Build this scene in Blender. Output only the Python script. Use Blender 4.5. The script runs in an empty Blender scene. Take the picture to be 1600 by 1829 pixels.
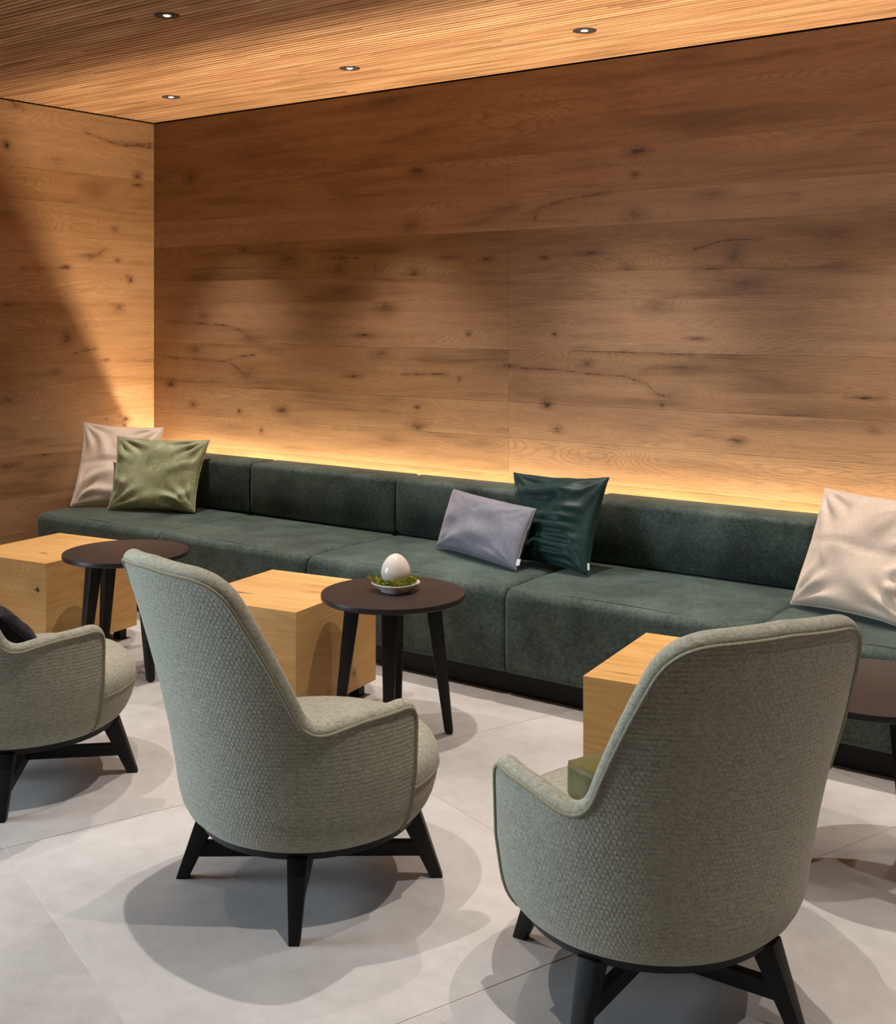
import bpy, bmesh, math, random
import numpy as np
from mathutils import Vector, Matrix, noise as mnoise

# ------------------------------------------------------------ camera, world, lights, exposure
scene = bpy.context.scene
COL = scene.collection
PI = math.pi
EYE = 1.55                      # eye height
FPX, HZ, CXP = 2125.0, 562.0, 800.0   # focal length / horizon row / principal column of a 1600x1829 frame
YAW = math.radians(36.1)
SY, CY = math.sin(YAW), math.cos(YAW)

cam_data = bpy.data.cameras.new('camera')
cam = bpy.data.objects.new('camera', cam_data)
COL.objects.link(cam)
cam.location = (0, 0, EYE)
cam.rotation_euler = (PI / 2, 0, YAW)
cam_data.sensor_fit = 'HORIZONTAL'
cam_data.sensor_width = 36.0
cam_data.lens = 36.0 * FPX / 1600.0
cam_data.shift_y = -(1829 / 2 - HZ) / 1600.0
cam_data.clip_start = 0.05
scene.camera = cam

world = bpy.data.worlds.new('world')
scene.world = world
world.use_nodes = True
bg = world.node_tree.nodes['Background']
bg.inputs[0].default_value = (0.80, 0.88, 1.0, 1)
bg.inputs[1].default_value = 0.02

vs = scene.view_settings
vs.view_transform = 'Standard'
vs.look = 'None'
vs.exposure = 0.0
vs.gamma = 1.0
vs.use_curve_mapping = False

# daylight from the glazed front of the lounge, to the left behind the photographer
win = bpy.data.lights.new('daylight', 'AREA')
win.shape = 'RECTANGLE'; win.size = 1.5; win.size_y = 1.9
win.spread = math.radians(80); win.energy = 44; win.color = (0.70, 0.86, 1.0)
win_o = bpy.data.objects.new('daylight', win)
COL.objects.link(win_o)
win_o.location = (-5.5, -0.15, 1.15)
win_o.rotation_euler = (Vector((-2.3, 2.0, 0.5)) - win_o.location).to_track_quat('-Z', 'Y').to_euler()

SPOT_ENERGY = 150.0
SPOT_COLOR = (1.0, 0.93, 0.86)
LED_STRENGTH = 350.0
LED_COLOR = (1.0, 0.77, 0.50)

# ------------------------------------------------------------ room constants
WY = 5.03          # back wall plane
WX = -5.99         # left wall plane
WXR = 3.0
CEIL = 2.772
RNG = random.Random(4)

# ------------------------------------------------------------ helpers
def link(o):
    COL.objects.link(o); return o

def mesh_obj(name, verts, faces, mat=None, parent=None, smooth=False):
    me = bpy.data.meshes.new(name)
    me.from_pydata([tuple(v) for v in verts], [], faces)
    me.update()
    if mat: me.materials.append(mat)
    if smooth:
        me.polygons.foreach_set('use_smooth', [True] * len(me.polygons))
    o = link(bpy.data.objects.new(name, me))
    if parent: o.parent = parent
    return o

def bm_obj(name, bm, mat=None, parent=None, smooth=True, angle=None):
    bmesh.ops.recalc_face_normals(bm, faces=bm.faces)
    me = bpy.data.meshes.new(name)
    bm.to_mesh(me); bm.free()
    if mat: me.materials.append(mat)
    if smooth:
        me.polygons.foreach_set('use_smooth', [True] * len(me.polygons))
        if angle: me.set_sharp_from_angle(angle=math.radians(angle))
    o = link(bpy.data.objects.new(name, me))
    if parent: o.parent = parent
    return o

def thing(name, label, cat, loc=(0, 0, 0), rz=0, group=None):
    o = link(bpy.data.objects.new(name, None))
    o.empty_display_size = 0.1
    o.location = loc; o.rotation_euler = (0, 0, rz)
    o['label'] = label; o['category'] = cat
    if group: o['group'] = group
    return o

def tag(o, label, cat, group=None, kind=None):
    o['label'] = label; o['category'] = cat
    if group: o['group'] = group
    if kind: o['kind'] = kind
    return o

def struct(o):
    o['kind'] = 'structure'; return o

def dup(root, loc, rz, label, group=None):
    r = root.copy(); link(r); r.location = loc; r.rotation_euler = (0, 0, rz)
    r['label'] = label
    if group: r['group'] = group
    for ch in list(root.children):
        c = ch.copy(); link(c); c.parent = r
        for g in list(ch.children):
            d = g.copy(); link(d); d.parent = c
    return r

def uv_from(me, fn):
    """loop UVs from a per-vertex function"""
    uv = me.uv_layers.new(name='UVMap')
    co = [fn(i) for i in range(len(me.vertices))]
    for l in me.loops:
        uv.data[l.index].uv = co[l.vertex_index]

def box_bm(x0, x1, y0, y1, z0, z1, bev=0.0, seg=2, bm=None):
    own = bm is None
    b = bmesh.new()
    vs_ = [b.verts.new((x, y, z)) for z in (z0, z1) for y in (y0, y1) for x in (x0, x1)]
    for f in ((0, 2, 3, 1), (4, 5, 7, 6), (0, 1, 5, 4), (2, 6, 7, 3), (0, 4, 6, 2), (1, 3, 7, 5)):
        b.faces.new([vs_[i] for i in f])
    if bev:
        bmesh.ops.bevel(b, geom=list(b.edges), offset=bev, segments=seg, profile=0.5, affect='EDGES')
    if own: return b
    me = bpy.data.meshes.new('t'); b.to_mesh(me); b.free(); bm.from_mesh(me); bpy.data.meshes.remove(me)
    return bm

def box_uv(me):
    """UV in metres by dominant normal, u along the longest horizontal direction"""
    uv = me.uv_layers.new(name='UVMap')
    for p in me.polygons:
        n = p.normal
        ax = max(range(3), key=lambda i: abs(n[i]))
        for li in p.loop_indices:
            c = me.vertices[me.loops[li].vertex_index].co
            if ax == 0: uv.data[li].uv = (c.y, c.z)
            elif ax == 1: uv.data[li].uv = (c.x, c.z + 3.3)
            else: uv.data[li].uv = (c.x, c.y + 7.7)

def lathe_bm(profile, n=48, bm=None, cap=True):
    b = bm or bmesh.new()
    rings = []
    for r, z in profile:
        if r < 1e-6: rings.append([b.verts.new((0, 0, z))])
        else: rings.append([b.verts.new((r * math.cos(2 * PI * k / n), r * math.sin(2 * PI * k / n), z)) for k in range(n)])
    for a, c in zip(rings, rings[1:]):
        for k in range(n):
            k2 = (k + 1) % n
            if len(a) == 1 and len(c) == 1: continue
            if len(a) == 1: b.faces.new((a[0], c[k], c[k2]))
            elif len(c) == 1: b.faces.new((a[k], a[k2], c[0]))
            else: b.faces.new((a[k], a[k2], c[k2], c[k]))
    return b

def tube(name, pts, r, mat, parent=None, n=8, closed=False):
    pts = [Vector(p) for p in pts]
    N = len(pts); V = []; F = []
    up = None
    for i, p in enumerate(pts):
        if closed: t = pts[(i + 1) % N] - pts[i - 1]
        else: t = pts[min(i + 1, N - 1)] - pts[max(i - 1, 0)]
        t.normalize()
        if up is None:
            up = t.orthogonal().normalized()
        up = (up - t * up.dot(t)).normalized()
        w = t.cross(up)
        for k in range(n):
            a = 2 * PI * k / n
            V.append(p + r * (math.cos(a) * up + math.sin(a) * w))
    M = N if closed else N - 1
    for i in range(M):
        j = (i + 1) % N
        for k in range(n):
            k2 = (k + 1) % n
            F.append((i * n + k, i * n + k2, j * n + k2, j * n + k))
    if not closed:
        F.append(tuple(range(n))[::-1]); F.append(tuple((N - 1) * n + k for k in range(n)))
    return mesh_obj(name, V, F, mat, parent, True)

def taper_bm(p0, p1, w0, w1, d0, d1, side, bev=0.004, bm=None):
    """a tapered square bar from p0 (top) to p1 (bottom); side = horizontal width direction; ends cut level"""
    b = bmesh.new()
    p0, p1, s = Vector(p0), Vector(p1), Vector(side).normalized()
    ax = p1 - p0
    o = s.cross(Vector((0, 0, 1))).normalized()
    vs_ = []
    for p, w, d in ((p0, w0, d0), (p1, w1, d1)):
        for a, c in ((-1, -1), (1, -1), (1, 1), (-1, 1)):
            vs_.append(b.verts.new(p + s * a * w / 2 + o * c * d / 2))
    for f in ((0, 1, 2, 3), (7, 6, 5, 4), (0, 4, 5, 1), (1, 5, 6, 2), (2, 6, 7, 3), (3, 7, 4, 0)):
        b.faces.new([vs_[i] for i in f])
    bmesh.ops.recalc_face_normals(b, faces=b.faces)
    if bev: bmesh.ops.bevel(b, geom=list(b.edges), offset=bev, segments=2, profile=0.6, affect='EDGES')
    if bm is None: return b
    me = bpy.data.meshes.new('t'); b.to_mesh(me); b.free(); bm.from_mesh(me); bpy.data.meshes.remove(me)
    return bm

def on_back_wall(px, py):
    k = (px - CXP) / FPX
    dx, dy = -SY + k * CY, CY + k * SY
    t = WY / dy
    return t * dx, EYE + (HZ - py) / FPX * t, t

def on_left_wall(px, py):
    k = (px - CXP) / FPX
    dx, dy = -SY + k * CY, CY + k * SY
    t = WX / dx
    return t * dy, EYE + (HZ - py) / FPX * t, t

def cam2world(r, d): return (r * CY - d * SY, r * SY + d * CY, 0)

# ------------------------------------------------------------ material toolkit
class NT:
    def __init__(s, name):
        s.m = bpy.data.materials.new(name); s.m.use_nodes = True
        s.t = s.m.node_tree; s.b = s.t.nodes['Principled BSDF']
    def n(s, typ, **kw):
        nd = s.t.nodes.new(typ)
        for k, v in kw.items(): setattr(nd, k, v)
        return nd
    def l(s, a, b): s.t.links.new(a, b)
    def val(s, nd, i, v):
        if hasattr(v, 'is_linked') or isinstance(v, bpy.types.NodeSocket): s.l(v, nd.inputs[i])
        else: nd.inputs[i].default_value = v
    def math(s, op, a, b=None, c=None, clamp=False):
        nd = s.n('ShaderNodeMath', operation=op, use_clamp=clamp)
        for i, v in enumerate((a, b, c)):
            if v is not None: s.val(nd, i, v)
        return nd.outputs[0]
    def mix(s, f, a, b, mode='MIX'):
        nd = s.n('ShaderNodeMix', data_type='RGBA', blend_type=mode)
        s.val(nd, 0, f); s.val(nd, 6, a); s.val(nd, 7, b)
        return nd.outputs[2]
    def noise(s, vec, scale=1.0, detail=2.0, rough=0.5, dist=0.0, dim='3D'):
        nd = s.n('ShaderNodeTexNoise', noise_dimensions=dim)
        s.l(vec, nd.inputs['Vector'])
        nd.inputs['Scale'].default_value = scale; nd.inputs['Detail'].default_value = detail
        nd.inputs['Roughness'].default_value = rough; nd.inputs['Distortion'].default_value = dist
        return nd.outputs[0]
    def mapping(s, vec, scale=(1, 1, 1), rot=(0, 0, 0), loc=(0, 0, 0)):
        nd = s.n('ShaderNodeMapping')
        s.l(vec, nd.inputs[0]); nd.inputs['Scale'].default_value = scale
        nd.inputs['Rotation'].default_value = rot; nd.inputs['Location'].default_value = loc
        return nd.outputs[0]
    def ramp(s, f, stops):
        nd = s.n('ShaderNodeValToRGB'); s.l(f, nd.inputs[0])
        e = nd.color_ramp.elements
        while len(e) < len(stops): e.new(0.5)
        for el, (p, c) in zip(e, stops):
            el.position = p; el.color = c if len(c) == 4 else (*c, 1)
        return nd.outputs[0]
    def mrange(s, v, a, b, c=0.0, d=1.0, smooth=False):
        nd = s.n('ShaderNodeMapRange'); nd.clamp = True
        if smooth: nd.interpolation_type = 'SMOOTHSTEP'
        s.val(nd, 0, v)
        for i, x in zip((1, 2, 3, 4), (a, b, c, d)): nd.inputs[i].default_value = x
        return nd.outputs[0]
    def bump(s, h, strength=0.3, dist=0.01):
        nd = s.n('ShaderNodeBump'); s.l(h, nd.inputs['Height'])
        nd.inputs['Strength'].default_value = strength; nd.inputs['Distance'].default_value = dist
        s.l(nd.outputs[0], s.b.inputs['Normal'])
    def coord(s, which='UV'):
        return s.n('ShaderNodeTexCoord').outputs[which]
    def attr(s, name):
        return s.n('ShaderNodeAttribute', attribute_name=name).outputs['Fac']
    def set(s, **kw):
        for k, v in kw.items():
            s.val(s.b, s.b.inputs.find(k.replace('_', ' ')), v)
        return s

def srgb(r, g, b):
    f = lambda c: c / 12.92 if c <= .04045 else ((c + .055) / 1.055) ** 2.4
    return (f(r / 255), f(g / 255), f(b / 255), 1)

def oak(name, light, mid, dark, attrs=False, rings=46.0, vs_=1.0, rough=0.5, contrast=1.0):
    t = NT(name)
    uv = t.coord('UV')
    tone = t.n('ShaderNodeObjectInfo').outputs['Random'] if not attrs else t.attr('tone')
    big = t.noise(t.mapping(uv, (0.5, 4.6 * vs_, 1)), 1.0, 3.0, 0.45, 0.35, '2D')
    ph = t.math('MULTIPLY', big, 2.2)
    sep = t.n('ShaderNodeSeparateXYZ'); t.l(uv, sep.inputs[0])
    ph = t.math('ADD', ph, t.math('MULTIPLY', sep.outputs[1], 1.3 * vs_))
    if attrs: ph = t.math('ADD', ph, t.attr('phase'))
    wob = t.noise(t.mapping(uv, (9, 60 * vs_, 1)), 1.0, 3.0, 0.6, 0.0, '2D')
    ph2 = t.math('ADD', ph, t.math('MULTIPLY', wob, 0.07))
    ring = t.math('SINE', t.math('MULTIPLY', ph2, rings * 2.2))
    ring = t.math('POWER', t.math('MULTIPLY_ADD', ring, 0.5, 0.5), 2.5)
    fib = t.noise(t.mapping(uv, (8, 300 * vs_, 1)), 1.0, 4.0, 0.7, 0.0, '2D')
    streak = t.noise(t.mapping(uv, (1.2, 17 * vs_, 1)), 1.0, 4.0, 0.6, 0.5, '2D')
    patch = t.noise(t.mapping(uv, (1.1, 4.5 * vs_, 1), loc=(9, 4, 0)), 1.0, 3.0, 0.55, 0.6, '2D')
    base = t.ramp(t.math('ADD', t.math('MULTIPLY', streak, 0.5), t.math('MULTIPLY', patch, 0.5)),
                  [(0.24, dark), (0.46, mid), (0.72, light)])
    c = t.mix(t.math('MULTIPLY', ring, t.math('MULTIPLY', t.mrange(patch, 0.40, 0.66, 0.10, 1.0), 0.40 * contrast)), base, dark)
    c = t.mix(t.mrange(fib, 0.48, 0.72, 0.0, 0.42 * contrast), c, dark)
    hsv = t.n('ShaderNodeHueSaturation'); t.l(c, hsv.inputs['Color'])
    t.l(t.mrange(tone, 0, 1, 0.84, 1.12), hsv.inputs['Value'])
    t.l(t.mrange(tone, 0, 1, 1.06, 0.95), hsv.inputs['Saturation'])
    c = hsv.outputs[0]
    if attrs:
        kd = t.attr('knot'); kv = t.attr('knot_depth'); cd = t.attr('crack')
        n1 = t.noise(t.mapping(uv, (26, 60, 1)), 1.0, 4.0, 0.65, 0.6, '2D')
        kw = t.math('ADD', kd, t.math('MULTIPLY_ADD', n1, 2.0, -0.9))
        halo = t.math('MULTIPLY', t.mrange(kw, 0.7, 2.7, 0.50, 0.0, True), kv)
        core = t.math('MULTIPLY', t.mrange(kw, 0.25, 1.0, 1.0, 0.0, True), t.mrange(kv, 0.55, 1.0, 0.12, 1.0))
        c = t.mix(halo, c, srgb(84, 54, 32))
        c = t.mix(t.math('MULTIPLY', core, 0.92, clamp=True), c, srgb(34, 20, 12))
        n2 = t.noise(t.mapping(uv, (38, 20, 1)), 1.0, 3.0, 0.6, 0.0, '2D')
        n3 = t.noise(t.mapping(uv, (11, 9, 1)), 1.0, 2.0, 0.5, 0.0, '2D')
        cw = t.math('ADD', cd, t.math('MULTIPLY_ADD', n2, 0.008, -0.004))
        wid = t.mrange(n3, 0.36, 0.62, 0.0022, 0.0062)
        line = t.math('SUBTRACT', 1.0, t.math('DIVIDE', t.math('ABSOLUTE', cw), wid), clamp=True)
        c = t.mix(t.mrange(cd, 0.0, 0.03, 0.30, 0.0, True), c, srgb(96, 62, 38))
        c = t.mix(t.math('MULTIPLY', line, 0.9, clamp=True), c, srgb(36, 21, 13))
    t.l(c, t.b.inputs['Base Color'])
    t.set(Roughness=rough)
    t.b.inputs['Specular IOR Level'].default_value = 0.3
    t.bump(t.math('ADD', fib, t.math('MULTIPLY', ring, 0.6)), 0.12, 0.002)
    return t.m

OAK_L, OAK_M, OAK_D = srgb(168, 133, 98), srgb(146, 112, 80), srgb(102, 75, 50)
M_wall = oak('oak_wall', OAK_L, OAK_M, OAK_D, attrs=True)
M_wall_plain = oak('oak_plain', OAK_L, OAK_M, OAK_D)
M_block = oak('oak_block', srgb(222, 180, 118), srgb(208, 162, 100), srgb(170, 122, 70), attrs=True, rings=30, contrast=0.8)

def simple(name, col, rough=0.5, spec=0.5, metal=0.0, nscale=None, namt=0.0, bump=0.0, sheen=0.0):
    t = NT(name)
    t.b.inputs['Base Color'].default_value = col
    t.set(Roughness=rough, Metallic=metal)
    t.b.inputs['Specular IOR Level'].default_value = spec
    if sheen:
        t.b.inputs['Sheen Weight'].default_value = sheen
    if nscale:
        n = t.noise(t.coord('Object'), nscale, 4, 0.6)
        t.l(t.mix(t.mrange(n, 0.3, 0.7, 0, 1), tuple(x * (1 - namt) for x in col[:3]) + (1,), tuple(min(1, x * (1 + namt)) for x in col[:3]) + (1,)), t.b.inputs['Base Color'])
        if bump: t.bump(n, bump, 0.002)
    return t.m

M_black = simple('black_stained_wood', srgb(17, 15, 14), 0.5, 0.3, nscale=60, namt=0.25, bump=0.1)
M_tabletop = simple('brown_black_laminate', srgb(53, 43, 40), 0.45, 0.28, nscale=140, namt=0.10)
M_tabledge = simple('black_edge', srgb(30, 27, 27), 0.4, 0.5, nscale=80, namt=0.1)
M_backing = simple('dark_joint', srgb(28, 17, 10), 0.9, 0.1)
M_plinth = simple('black_plinth', srgb(16, 15, 14), 0.5, 0.3, nscale=30, namt=0.2)
M_plate = simple('bronze_black_plate', srgb(46, 36, 32), 0.5, 0.3, nscale=200, namt=0.1)
M_rubber = simple('black_rubber', srgb(14, 14, 14), 0.7, 0.2, nscale=100, namt=0.1)
M_ceramic = simple('white_glazed_ceramic', srgb(226, 218, 210), 0.12, 0.5, nscale=8, namt=0.02)
M_label = simple('white_label', srgb(225, 225, 228), 0.7, 0.2, nscale=200, namt=0.05)

def emit(name, col, strength):
    t = NT(name)
    t.b.inputs['Base Color'].default_value = (1, 1, 1, 1)
    t.b.inputs['Emission Color'].default_value = (*col, 1)
    t.b.inputs['Emission Strength'].default_value = strength
    return t.m
M_led = emit('led_diffuser', LED_COLOR, LED_STRENGTH)
M_lens = emit('lamp_lens', (1.0, 0.93, 0.85), 40)

def velvet(name, col, hi, nscale=26, speck=0.5, sheen=0.5, rough=0.55, bump=0.25, sheen_tint=None):
    t = NT(name)
    ob = t.coord('Object')
    n1 = t.noise(ob, nscale * 0.25, 3, 0.55, 0.3)
    n2 = t.noise(t.mapping(ob, (1, 1, 1.4)), nscale * 2.6, 4, 0.72, 0.2)
    n3 = t.noise(ob, nscale * 12, 2, 0.6)
    f = t.math('ADD', t.math('MULTIPLY', n1, 0.45), t.math('MULTIPLY', n2, 0.55))
    c = t.mix(t.mrange(f, 0.40, 0.68, 0, speck), col, hi)
    c = t.mix(t.mrange(n3, 0.3, 0.7, 0, 0.25), c, tuple(x * 0.6 for x in col[:3]) + (1,))
    t.l(c, t.b.inputs['Base Color'])
    t.set(Roughness=rough)
    t.b.inputs['Specular IOR Level'].default_value = 0.25
    t.b.inputs['Sheen Weight'].default_value = sheen
    t.b.inputs['Sheen Roughness'].default_value = 0.4
    if sheen_tint: t.b.inputs['Sheen Tint'].default_value = sheen_tint
    t.bump(t.math('ADD', n2, t.math('MULTIPLY', n3, 0.3)), bump, 0.004)
    return t.m

M_bench = velvet('green_velvet', srgb(44, 57, 51), srgb(96, 113, 104), 22, 0.9, 0.35, 0.6, 0.3, (0.7, 0.85, 0.78, 1))
M_bench_pipe = velvet('green_velvet_seam', srgb(66, 84, 74), srgb(110, 128, 116), 40, 0.8, 0.3, 0.6, 0.2)
M_cream = velvet('cream_velvet', srgb(218, 200, 182), srgb(240, 224, 206), 10, 0.6, 0.4, 0.5, 0.08, (1, .95, .88, 1))
M_sage = velvet('sage_velvet', srgb(140, 148, 110), srgb(194, 200, 164), 12, 0.8, 0.6, 0.47, 0.08, (.9, .95, .8, 1))
M_grey = velvet('lilac_grey_velvet', srgb(128, 130, 144), srgb(168, 168, 178), 16, 0.7, 0.5, 0.5, 0.12, (.9, .92, 1, 1))
M_teal = velvet('teal_velvet', srgb(12, 40, 40), srgb(34, 76, 72), 10, 0.6, 0.3, 0.48, 0.15, (.5, .9, .85, 1))
M_navy = velvet('navy_velvet', srgb(12, 13, 26), srgb(22, 24, 42), 16, 0.5, 0.1, 0.6, 0.1)
M_olive = velvet('olive_velvet', srgb(86, 80, 42), srgb(124, 114, 66), 16, 0.6, 0.15, 0.45, 0.15, (.95, .9, .7, 1))

def felt(name, quilt=False):
    t = NT(name)
    ob = t.coord('Object')
    a, b_, c_ = srgb(134, 133, 117), srgb(170, 168, 152), srgb(92, 91, 78)
    n = t.noise(ob, 190, 4, 0.7)
    n2 = t.noise(t.mapping(ob, (1, 1, 2.2)), 75, 4, 0.7, 0.6)
    c = t.mix(t.mrange(n2, 0.36, 0.66), c_, b_)
    c = t.mix(0.45, c, a)
    c = t.mix(t.mrange(n, 0.35, 0.7, 0, 0.55), c, b_)
    h = n
    if quilt:
        uv = t.coord('UV')
        sp = t.n('ShaderNodeSeparateXYZ'); t.l(uv, sp.inputs[0])
        w1 = t.math('MULTIPLY_ADD', t.noise(uv, 55, 2, 0.5), 0.007, -0.0035)
        w2 = t.math('MULTIPLY_ADD', t.noise(t.mapping(uv, (1, 1, 1), loc=(3, 5, 0)), 70, 2, 0.5), 0.008, -0.004)
        uu = t.math('MULTIPLY', t.math('ADD', sp.outputs[0], w1), 84.0)
        vv = t.math('MULTIPLY', t.math('ADD', sp.outputs[1], w2), 88.0)
        row = t.math('FLOOR', vv)
        us = t.math('ADD', uu, t.math('MULTIPLY', t.math('MODULO', row, 2.0), 0.5))
        fx = t.math('MULTIPLY_ADD', t.math('FRACT', us), 2.0, -1.0)
        fy = t.math('MULTIPLY_ADD', t.math('FRACT', vv), 2.0, -1.0)
        dd = t.math('ADD', t.math('POWER', t.math('ABSOLUTE', fx), 2.6), t.math('POWER', t.math('ABSOLUTE', fy), 2.6))
        dome = t.math('POWER', t.math('SUBTRACT', 1.0, t.math('MULTIPLY', dd, 0.72), clamp=True), 0.6)
        seam = t.mrange(dome, 0.1, 0.55, 0.0, 1.0, True)
        h = t.math('ADD', dome, t.math('MULTIPLY', n, 0.35))
        c = t.mix(t.math('MULTIPLY', t.math('SUBTRACT', 1.0, seam), 0.30), c, srgb(76, 73, 58))  # stitch lines darkened: shade of the recesses mixed into the base colour
        t.bump(h, 0.38, 0.004)
    else:
        t.bump(t.math('ADD', n, n2), 0.35, 0.003)
    t.l(c, t.b.inputs['Base Color'])
    t.set(Roughness=0.9)
    t.b.inputs['Specular IOR Level'].default_value = 0.15
    t.b.inputs['Sheen Weight'].default_value = 0.2
    return t.m
M_felt = felt('grey_green_felt')
M_quilt = felt('grey_green_quilted_weave', True)
M_pipe = simple('felt_piping', srgb(128, 124, 106), 0.9, 0.15, nscale=220, namt=0.25, bump=0.2)

def tile_mat():
    t = NT('pale_concrete_tile')
    ob = t.coord('Object')
    off = t.n('ShaderNodeObjectInfo').outputs['Random']
    add = t.n('ShaderNodeVectorMath', operation='ADD')
    comb = t.n('ShaderNodeCombineXYZ'); t.l(t.math('MULTIPLY', off, 37.0), comb.inputs[0]); t.l(t.math('MULTIPLY', off, 11.0), comb.inputs[2])
    t.l(ob, add.inputs[0]); t.l(comb.outputs[0], add.inputs[1])
    v = add.outputs[0]
    n1 = t.noise(v, 2.2, 5, 0.6, 0.6); n2 = t.noise(v, 14, 5, 0.65); n3 = t.noise(v, 160, 2, 0.6)
    f = t.math('ADD', t.math('MULTIPLY', n1, 0.55), t.math('ADD', t.math('MULTIPLY', n2, 0.3), t.math('MULTIPLY', n3, 0.15)))
    c = t.ramp(f, [(0.32, srgb(158, 153, 150)), (0.5, srgb(176, 172, 169)), (0.68, srgb(190, 187, 184))])
    t.l(c, t.b.inputs['Base Color'])
    t.set(Roughness=0.55)
    t.b.inputs['Specular IOR Level'].default_value = 0.3
    t.bump(n2, 0.05, 0.003)
    return t.m
M_tile = tile_mat()
M_grout = simple('grout', srgb(196, 188, 180), 0.9, 0.1, nscale=90, namt=0.1)

def slat_mat():
    t = NT('oak_slat')
    uv = t.coord('UV')
    streak = t.noise(t.mapping(uv, (1.3, 1.0, 1)), 1.0, 1.0, 0.5, 0.0, '2D')
    fib = t.noise(t.mapping(uv, (9, 14, 1)), 1.0, 3.0, 0.6, 0.0, '2D')
    c = t.ramp(streak, [(0.28, srgb(148, 110, 78)), (0.5, srgb(184, 144, 108)), (0.72, srgb(208, 170, 134))])
    c = t.mix(t.mrange(fib, 0.5, 0.75, 0, 0.35), c, srgb(150, 100, 62))
    t.l(c, t.b.inputs['Base Color']); t.set(Roughness=0.55)
    t.b.inputs['Specular IOR Level'].default_value = 0.3
    return t.m
M_slat = slat_mat()

# ------------------------------------------------------------ floor of large tiles, turned 20 degrees to the walls
floor = struct(mesh_obj('floor', [(WX, -3, -0.0016), (WXR, -3, -0.0016), (WXR, WY, -0.0016), (WX, WY, -0.0016),
                                  (WX, -3, -0.06), (WXR, -3, -0.06), (WXR, WY, -0.06), (WX, WY, -0.06)],
                        [(0, 1, 2, 3), (7, 6, 5, 4), (0, 4, 5, 1), (1, 5, 6, 2), (2, 6, 7, 3), (3, 7, 4, 0)], M_grout))
TA = math.radians(70.4)
tu, tv = Vector((math.sin(TA) * -1, math.cos(TA), 0)), Vector((math.cos(TA), math.sin(TA), 0))
PU, PV, U0, V0, GAP = 1.37, 1.24, 2.21, 0.884, 0.0036

def clip_poly(poly, x0, x1, y0, y1):
    for ax, lim, sgn in ((0, x0, 1), (0, x1, -1), (1, y0, 1), (1, y1, -1)):
        out = []
        for i in range(len(poly)):
            a, b = poly[i - 1], poly[i]
            ia, ib = (a[ax] - lim) * sgn >= 0, (b[ax] - lim) * sgn >= 0
            if ia != ib:
                k = (lim - a[ax]) / (b[ax] - a[ax])
                out.append((a[0] + k * (b[0] - a[0]), a[1] + k * (b[1] - a[1])))
            if ib: out.append(b)
        poly = out
        if not poly: return []
    return poly

for iu in range(-6, 7):
    for iv in range(-5, 8):
        u0, u1 = U0 + iu * PU + GAP / 2, U0 + (iu + 1) * PU - GAP / 2
        v0, v1 = V0 + iv * PV + GAP / 2, V0 + (iv + 1) * PV - GAP / 2
        q = [tu * a + tv * b for a, b in ((u0, v0), (u1, v0), (u1, v1), (u0, v1))]
        poly = clip_poly([(p.x, p.y) for p in q], WX, WXR, -2.0, WY)
        if len(poly) < 3: continue
        ar = sum(poly[i - 1][0] * poly[i][1] - poly[i][0] * poly[i - 1][1] for i in range(len(poly))) / 2
        if abs(ar) < 0.02: continue
        if ar < 0: poly = poly[::-1]
        n = len(poly); cx = sum(p[0] for p in poly) / n; cy = sum(p[1] for p in poly) / n
        V = [(x, y, 0) for x, y in poly] + [(x, y, -0.0016) for x, y in poly]
        V[:n] = [(x + (cx - x) * 0.001, y + (cy - y) * 0.001, 0) for x, y in poly]
        F = [tuple(range(n))] + [(i, i + n, (i + 1) % n + n, (i + 1) % n) for i in range(n)]
        mesh_obj('tile', V, F, M_tile, floor)

# ------------------------------------------------------------ oak panelled walls: planks with knots
ROWS = [0.02, 0.30, 0.50, 0.74, 0.93, 1.11, 1.373, 1.622, 1.757, 1.975, 2.135, 2.35, 2.603, CEIL - 0.007]
KB = [(408,232,30,9,.6),(690,180,34,11,.7),(1230,103,38,11,.6),(340,318,8,8,.75),(745,305,12,7,.85),(1137,270,14,6,.95),
      (445,275,30,18,.3),(665,290,22,10,.35),(1235,215,40,20,.45),(1133,312,6,4,.85),(515,462,13,9,.7),(435,447,6,4,.85),
      (605,482,10,12,.6),(740,490,10,6,.9),(610,520,26,9,.65),(800,460,15,3,.8),(870,463,7,3,.9),(972,460,6,3,.9),(1055,452,14,3,.95),
      (1120,480,10,6,.75),(1312,455,12,14,.7),(1490,420,25,11,.6),(1330,507,30,9,.7),(1135,382,14,9,.65),(735,403,14,9,.65),
      (1275,347,20,6,.6),(1420,350,8,4,.55),(690,550,13,10,.7),(1172,547,20,10,.6),(338,543,24,14,.4),(362,562,9,8,.6),
      (836,597,4,3,.95),(990,597,4,3,.95),(305,686,6,5,1.1),(345,722,5,4,.8),(349,625,8,5,.8),(1048,648,10,5,.8),(1200,702,20,8,.55),
      (450,606,12,6,.6),(440,670,14,7,.6),(502,733,9,6,.95),(745,762,12,7,.85),(745,727,4,3,.85),(820,678,3,3,.9),(977,722,8,6,1.1),
      (995,767,7,5,.85),(1315,788,10,5,.9),(1182,723,3,4,1.0),(1545,711,20,2.6,1.1),(560,697,18,3,.6),(1425,742,28,3,.7),
      (695,784,13,5,.5),(427,735,3,4,.9),(467,769,3,4,.85),(650,599,12,2.6,1.0),(1245,605,14,2.6,1.0),(630,672,12,2.6,1.0),
      (680,632,12,7,.7),(500,420,30,7,.3),(1560,770,8,5,.6),(1080,800,16,8,.3),(860,790,20,8,.25)]
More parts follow.
